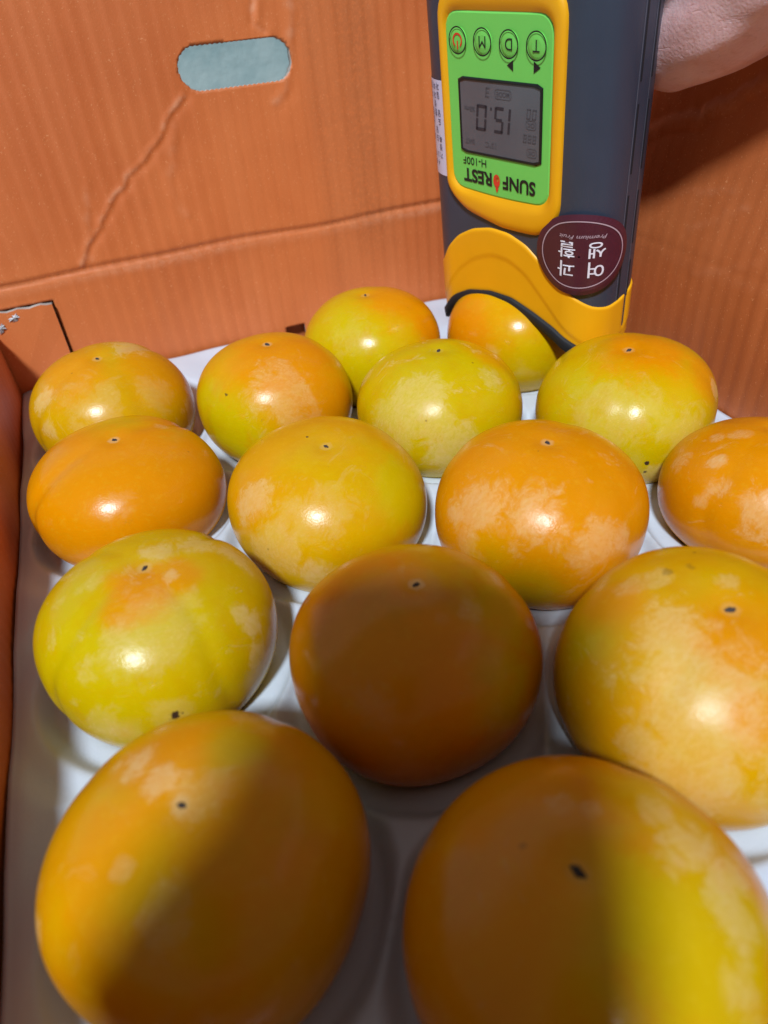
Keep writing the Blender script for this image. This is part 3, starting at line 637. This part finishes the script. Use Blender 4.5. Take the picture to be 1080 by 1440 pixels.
panel = loft('control_panel', [(pan, .0009), (lerp(pan, [(-.0016, .0037)]*128, .02), .0013), (lerp(pan, [(-.0016, .0037)]*128, .5), .0014)], M_green, smooth_=False)
PH = .00150
# round push buttons with printed signs, read with the meter the other way up
def glyph_mesh(body, size, bold=0., cx=0., cy=0., shear=0., sx=1., font_res=4, spacing=1., fit=None):
    cu = bpy.data.curves.new('glyphs', 'FONT'); cu.body = body; cu.size = size; cu.align_x = 'CENTER'; cu.align_y = 'CENTER'
    cu.offset = bold; cu.shear = shear; cu.resolution_u = font_res; cu.space_character = spacing
    ob = bpy.data.objects.new('glyphs', cu); C.objects.link(ob)
    me = bpy.data.meshes.new_from_object(ob.evaluated_get(bpy.context.evaluated_depsgraph_get()))
    bpy.data.objects.remove(ob)
    V = [(v.co.x*sx, v.co.y) for v in me.vertices]; F = [tuple(p.vertices) for p in me.polygons]
    if V:
        mx = (min(p[0] for p in V)+max(p[0] for p in V))/2; my = (min(p[1] for p in V)+max(p[1] for p in V))/2
        V = [(x-mx, y-my) for x, y in V]
        if fit: k_f = fit/(2*max(p[0] for p in V)); V = [(x*k_f, y) for x, y in V]
    return [(cx-x, cy-y) for x, y in V], F          # turned half round, as the meter is held
def lettering(name, parent, items, h, mats):
    vs, fs, mi = [], [], []
    for (V, F, m) in items:
        b = len(vs); vs += [D3(x, y, h) for x, y in V]; fs += [tuple(b+i for i in f) for f in F]; mi += [m]*len(F)
    return child(parent, name, vs, fs, mats, mi)
def poly(pts): return (pts, [tuple(range(len(pts)))])
def annulus(cx, cy, rx, ry, wd, n=48, a0=0, a1=2*math.pi):
    V = []; F = []
    full = abs(a1-a0-2*math.pi) < 1e-6; m = n if full else n+1
    for k in range(m):
        a = a0+(a1-a0)*k/n
        V += [(cx+rx*math.cos(a), cy+ry*math.sin(a)), (cx+(rx-wd)*math.cos(a), cy+(ry-wd)*math.sin(a))]
    for k in range(n):
        i, j = 2*k, 2*((k+1) % m); F.append((i, j, j+1, i+1))
    return V, F
for (bu, bv, ch) in ((.0206, .0292, 'T'), (.0060, .0292, 'D'), (-.0088, .0294, 'M'), (-.0235, .0294, '')):
    vs, fs, mi = [], [], []
    n = 40; rings = [(.0049, PH-.0004), (.0048, PH+.0001), (.0040, PH+.00035), (.0024, PH+.0006)]
    for r, h in rings: vs += [D3(bu+r*math.cos(2*math.pi*k/n), bv+r*math.sin(2*math.pi*k/n), h) for k in range(n)]
    for i in range(3):
        for k in range(n): fs.append((i*n+k, i*n+(k+1) % n, (i+1)*n+(k+1) % n, (i+1)*n+k)); mi.append(0)
    fs.append(tuple(3*n+k for k in range(n))); mi.append(0)
    items = [(*annulus(bu, bv, .0053, .0053, .00055), 1)]
    if ch: items.append((*glyph_mesh(ch, .0062, 0, bu, bv), 1))
    else:
        items.append((*annulus(bu, bv, .0029, .0029, .0008, 30, -math.pi/2+.65, 1.5*math.pi-.65), 2))
        items.append((*poly([(bu-.0004, bv-.0033), (bu+.0004, bv-.0033), (bu+.0004, bv-.0001), (bu-.0004, bv-.0001)]), 2))
    for V, F, m in items:
        b = len(vs); vs += [D3(x, y, PH+.0008) for x, y in V]; fs += [tuple(b+i for i in f) for f in F]; mi += [m]*len(F)
    o = child(panel, 'button', vs, fs, [M_green, M_black, M_red], mi)
    o['label'] = 'round button marked %s' % ch if ch else 'round button with red power sign'
tri = [(*poly([(.0189, .0238), (.0225, .0216), (.0189, .0194)]), 0), (*poly([(.0079, .0236), (.0079, .0194), (.0045, .0215)]), 0)]
lettering('arrow_mark', panel, tri, PH+.0001, [M_black])
it = [(*glyph_mesh('SUNF', .0082, .00026, .0112, -.0262, fit=.0196), 0), (*glyph_mesh('REST', .0082, .00026, -.0146, -.0262, fit=.0184), 0)]
it.append((*annulus(-.0024, -.0262, .0021, .0029, .00205, 30), 1))
it.append((*poly([(-.0035, -.0285), (-.0012, -.0290), (-.0016, -.0305), (-.0024, -.0317), (-.0030, -.0300)]), 1))
it.append((*annulus(-.0019, -.0254, .0010, .0012, .00095, 16), 2))
lettering('maker_lettering', panel, it, PH+.0001, [M_black, M_red, plain('orange_print', (.85, .30, .05), .4)])
lettering('type_lettering', panel, [(*glyph_mesh('H-100F', .0048, .00003, -.0163, -.0196, fit=.0150), 0)], PH+.0001, [M_black])
# screen
scr = loft('screen', [(rrect(-.0004, -.0002, .0246, .0160, .0016, 64), PH+.0001), (rrect(-.0004, -.0002, .0241, .0155, .0014, 64), PH+.0005), (rrect(-.0004, -.0002, .0233, .0148, .0010, 64), PH+.0005), (rrect(-.0004, -.0002, .0232, .0147, .0010, 64), PH+.0002)],
            [M_rim, M_lcd], midx=[0, 0, 0, 1], smooth_=False)
def seg7(ch, cx, cy, w_, h_, th, slant=.10):
    segs = {'0': 'abcdef', '1': 'bc', '5': 'afgcd', '8': 'abcdefg', '3': 'abgcd'}[ch]; out = []
    g = th*.28; W, H = w_/2, h_/2
    R = {'a': (-W+g, H-th, W-g, H), 'd': (-W+g, -H, W-g, -H+th), 'g': (-W+g+th*.5, -th/2, W-g-th*.5, th/2),
         'b': (W-th, g, W, H-g), 'c': (W-th, -H+g, W, -g), 'f': (-W, g, -W+th, H-g), 'e': (-W, -H+g, -W+th, -g)}
    for s in segs:
        x0, y0, x1, y1 = R[s]; P_ = [(x0, y0), (x1, y0), (x1, y1), (x0, y1)]
        out.append(poly([(cx-(x+y*slant), cy-y) for x, y in P_]))
    return out
dg = [(*p, 0) for ch, cx in (('1', .0052), ('5', -.0003), ('0', -.0109)) for p in seg7(ch, cx if ch != '1' else .0079, 0, .0056 if ch != '0' else .0064, .0108, .0013)]
dg.append((*poly([(-.0054, .0036), (-.0044, .0036), (-.0044, .0047), (-.0054, .0047)]), 0))
lettering('screen_digits', scr, dg, PH+.0003, [M_seg])
sm = [(*p, 0) for cx in (.0167, .0198) for p in seg7('0', cx, .0042, .0022, .0040, .0005)]
sm += [(*p, 0) for cx in (.0148, .0174, .0200) for p in seg7('8', cx, -.0056, .0019, .0034, .0005)]
sm += [(*p, 0) for p in seg7('3', -.0068, .0105, .0024, .0040, .0006)]
def rr_frame(cx, cy, hw, hh, r, wd):
    A = rrect(cx, cy, hw, hh, r, 32); B = rrect(cx, cy, hw-wd, hh-wd, max(r-wd, .0001), 32)
    return A+B, [(k, (k+1) % 32, 32+(k+1) % 32, 32+k) for k in range(32)]
for cx, cy, hw, hh, tx_ in ((.0022, .0103, .0048, .0020, 'MODE'), (.0180, .0000, .0028, .0019, 'OK'), (.0186, -.0112, .0028, .0019, 'OK')):
    sm.append((*rr_frame(cx, cy, hw, hh, .0012, .0003), 0)); sm.append((*glyph_mesh(tx_, .0027, .00005, cx, cy), 0))
sm.append((*glyph_mesh('%Brix', .0028, .00008, -.0182, .0030), 0)); sm.append((*glyph_mesh('BAT', .0030, .00012, -.0187, -.0108, sx=1.1), 0)); sm.append((*glyph_mesh('15°C', .0034, .00006, -.0056, -.0110), 0))
lettering('screen_signs', scr, sm, PH+.0003, [M_faint])
# maroon round sticker on the rounded corner
SCX, SCY, SRX, SRY = .0452, -.0520, .0222, .0190
vs, fs = [], []
for i in range(9):
    for k in range(64):
        r = 1-i/8*.98; vs.append(D3(SCX+SRX*r*math.cos(2*math.pi*k/64), SCY+SRY*r*math.sin(2*math.pi*k/64), .0026 if i else .0020))
for i in range(8):
    for k in range(64): fs.append((i*64+k, i*64+(k+1) % 64, (i+1)*64+(k+1) % 64, (i+1)*64+k))
sticker = mpart('round_sticker', vs, fs, M_mar, smooth=False)
it = [(*annulus(SCX, SCY+.0006, SRX*.83, SRY*.83, .0005, 96), 1)]
it.append((*glyph_mesh('Premium Fruit', .0026, .00001, SCX+.0008, SCY+.0090, shear=.3, sx=1.25), 1))
it += [(*glyph_mesh(ch, .0082, .00006, cx, cy, sx=1.05), 0) for ch, cx, cy in (('여', SCX+.0070, SCY-.0062), ('과', SCX-.0052, SCY-.0062), ('생', SCX+.0070, SCY+.0030), ('활', SCX-.0052, SCY+.0030))]
lettering('sticker_lettering', sticker, it, .0028, [M_white, M_ring])
# white label on the left flank
def strip_grid(name, s0, s1, v0, v1, off, mats, n=14, parent=None):
    vs = [D3(s0+(s1-s0)*i/n, v0+(v1-v0)*j, off) for i in range(n+1) for j in (0, 1)]
    fs = [(2*i, 2*i+2, 2*i+3, 2*i+1) for i in range(n)]
    return mpart(name, vs, fs, mats, parent)
lab = strip_grid('white_label', -.0372, -.068, -.0300, .0125, .0002, M_lab)
it = []; rng = random.Random(5)
cols_ = ['20 6 15 8 2024', '2304 5 1 86', '88 0 1 23 7', '31 0 4 11', '5 72 8 10', '18 3 0']
rows_ = [(-.0405, '과일 당도 측정기 1'), (-.0435, '여과생활 당도 24'), (-.0468, '정기 점검 2 08'), (-.0500, '사용 0 점검'), (-.0532, '농산물')]
for s0, tx_ in rows_:
    k = 0; v_ = .0098
    for ch in tx_:
        if ch != ' ':
            it.append((*glyph_mesh(ch, .0034, .00004, s0, v_, sx=.8), 0))
        v_ -= .0038; k += 1
        if v_ < -.028: break
lettering('label_lettering', lab, it, .00035, [M_ink])
# seams and vent slots along the near side
for s0, a, b in ((.0660, -.083, .060), (.0738, -.079, .060)):
    strip_grid('seam', s0, s0+.0005, a, b, .00012, plain('seam_edge', (.12, .14, .19), .4), 1)
for s0 in (.0672, .0750):
    for a, b in ((-.080, -.062), (-.054, -.030), (-.021, .006), (.014, .052)):
        strip_grid('vent_slot', s0, s0+.0011, a, b, .00015, M_rub, 1)

# ------------------------------------------------------------------ person: right hand on the meter, left hand on the phone
def skin_tex():
    t = NT('skin'); v = t.coord()
    c_ = t.mix(t.ramp(t.noise(v, 45, 4), .3, .7), (.70, .40, .40), (.79, .52, .54))
    c_ = t.mix(t.math('MULTIPLY', t.ramp(t.noise(v, 260, 3), .5, .8), .3), c_, (.60, .22, .17))
    mp = t.n('ShaderNodeMapping'); mp.inputs['Scale'].default_value = (1, .35, 2.2); mp.inputs['Rotation'].default_value = (.5, .3, 0)
    t.l(v, mp.inputs[0])
    cr = t.ramp(t.noise(mp.outputs[0], 170, 4, .65, .8), .30, .42)
    c_ = t.mix(t.math('MULTIPLY', t.math('SUBTRACT', 1, cr), .18), c_, (.42, .18, .12))
    t.l(c_, t.b.inputs['Base Color']); t.b.inputs['Roughness'].default_value = .55
    t.b.inputs['Subsurface Weight'].default_value = .25; t.b.inputs['Subsurface Radius'].default_value = (1, .35, .2); t.b.inputs['Subsurface Scale'].default_value = .003
    h = t.math('ADD', t.math('MULTIPLY', cr, .9), t.math('ADD', t.noise(v, 900, 3), t.math('MULTIPLY', t.noise(v, 320, 3), .8)))
    t.bump(h, .45, .0005)
    return t.m
M_skin = skin_tex()
def skinned(name, chains, parent, voxel=.0016):
    """chains: list of [(point, radius), ...]; joined by a voxel remesh into one surface"""
    bm = bmesh.new()
    def ball(p, r):
        bmesh.ops.create_icosphere(bm, subdivisions=2, radius=r, matrix=Matrix.Translation(p))
    for ch in chains:
        P_ = [Vector(p) for p, r in ch]; R_ = [r for p, r in ch]
        for i in range(len(P_)-1):
            p0 = P_[max(i-1, 0)]; p1 = P_[i]; p2 = P_[i+1]; p3 = P_[min(i+2, len(P_)-1)]
            n = max(4, int((p2-p1).length/.0035))
            for k in range(n+1):
                q = k/n
                pt_ = .5*((2*p1)+(-p0+p2)*q+(2*p0-5*p1+4*p2-p3)*q*q+(-p0+3*p1-3*p2+p3)*q**3)
                e = q*q*(3-2*q); ball(pt_, R_[i]*(1-e)+R_[i+1]*e)
    o = bm_obj(name, bm, M_skin, parent, True)
    rm = o.modifiers.new('remesh', 'REMESH'); rm.mode = 'VOXEL'; rm.voxel_size = voxel; rm.use_smooth_shade = True
    s_ = o.modifiers.new('smooth', 'SMOOTH'); s_.factor = .6; s_.iterations = 8
    return o
person = tag(empty('person', (.31, -.30, .25)), 'bare hand and wrist reaching in from the upper right, gripping the fruit meter', 'person')
def DM(u, v_, d): return tuple(O_+u*EX+v_*EY-d*EZ)
ch = [[((.395, -.50, .40), .045), ((.345, -.34, .285), .041), ((.302, -.21, .190), .034), ((.281, -.140, .148), .0285), ((.2690, -.100, .129), .0265), (DM(.040, .048, .066), .0200)]]
ch.append([((.2950, -.170, .172), .029), ((.2830, -.135, .145), .0265), ((.2680, -.100, .121), .0242), (DM(.050, .021, .052), .0190)])
ch.append([((.2750, -.110, .130), .026), (DM(.046, .070, .066), .0170)])
for k, (v_, ln) in enumerate(((.074, .92), (.057, 1.), (.040, .95), (.025, .80))):
    ch.append([(DM(.038, v_, .066), .0115), (DM(.046-.034*ln, v_, .0600), .0100), (DM(.046-.060*ln, v_-.002, .0565), .0092), (DM(.046-.080*ln, v_-.004, .0545), .0080)])
ch.append([(DM(.058, .066, .052), .014), (DM(.070, .080, .034), .0118), (DM(.064, .090, .012), .0100), (DM(.048, .093, -.006), .0088)])
hand = skinned('hand', ch, person); hand.location = -Vector(person.location)

def PP(r, u, d): return CAM+RT*r+UP*u+FW*d      # on the phone: across, along, towards the fruit
phone = tag(empty('smartphone', PP(-.029, -.043, -.008)), 'dark smartphone held above the front of the box, taking the picture', 'phone')
M_ph = plain('phone_case', (.02, .02, .025), .35)
M_gl = plain('lens_glass', (.01, .01, .015), .05)
def slab(name, r0, r1, u0, u1, d0, d1, rad, mat, parent):
    bm = bmesh.new(); lp = rrect((r0+r1)/2, (u0+u1)/2, (r1-r0)/2, (u1-u0)/2, rad, 48)
    f = bm.faces.new([bm.verts.new(PP(x, y, d0)) for x, y in lp]); e = bmesh.ops.extrude_face_region(bm, geom=[f])
    bmesh.ops.translate(bm, verts=[g for g in e['geom'] if isinstance(g, bmesh.types.BMVert)], vec=FW*(d1-d0))
    bmesh.ops.recalc_face_normals(bm, faces=bm.faces); bmesh.ops.bevel(bm, geom=[e_ for e_ in bm.edges if len(e_.link_faces) == 2 and e_.calc_face_angle(0) > 1], offset=.0012, segments=2, affect='EDGES')
    o = bm_obj(name, bm, mat, parent); o.location = -Vector(phone.location); return o
slab('body', -.068, .023, -.123, .038, -.0125, -.0045, .010, M_ph, phone)
slab('camera_bump', -.014, .012, -.030, .030, -.0046, -.0030, .006, M_ph, phone)
for u_ in (0, -.019, .019):
    bm = bmesh.new(); bmesh.ops.create_cone(bm, cap_ends=True, segments=32, radius1=.0065, radius2=.006, depth=.0009, matrix=Matrix.Translation(PP(-.000, u_, -.0028)) @ M3.to_4x4())
    o = bm_obj('lens', bm, M_gl, phone); o.location = -Vector(phone.location)
person2 = empty('grip')
bpy.data.objects.remove(person2)
lc = [[(PP(-.235, -.30, -.22), .042), (PP(-.165, -.205, -.115), .034), (PP(-.118, -.150, -.058), .029), (PP(-.088, -.110, -.036), .026), (PP(-.066, -.075, -.033), .021)]]
lc.append([(PP(-.100, -.120, -.045), .026), (PP(-.060, -.110, -.036), .020)])
for k, (u_, ln) in enumerate(((-.062, 1.), (-.080, 1.), (-.097, .95), (-.112, .8))):
    lc.append([(PP(-.064, u_, -.034), .0115), (PP(-.082, u_, -.020), .0100), (PP(-.0805, u_, -.004), .0092), (PP(-.078+.020*ln, u_, .0045), .0080)])
lc.append([(PP(-.080, -.085, -.034), .015), (PP(-.080, -.055, -.026), .0115), (PP(-.068, -.034, -.022), .0095), (PP(-.056, -.022, -.0220), .0085)])
h2 = skinned('hand', lc, person, .0018); h2.location = -Vector(person.location)
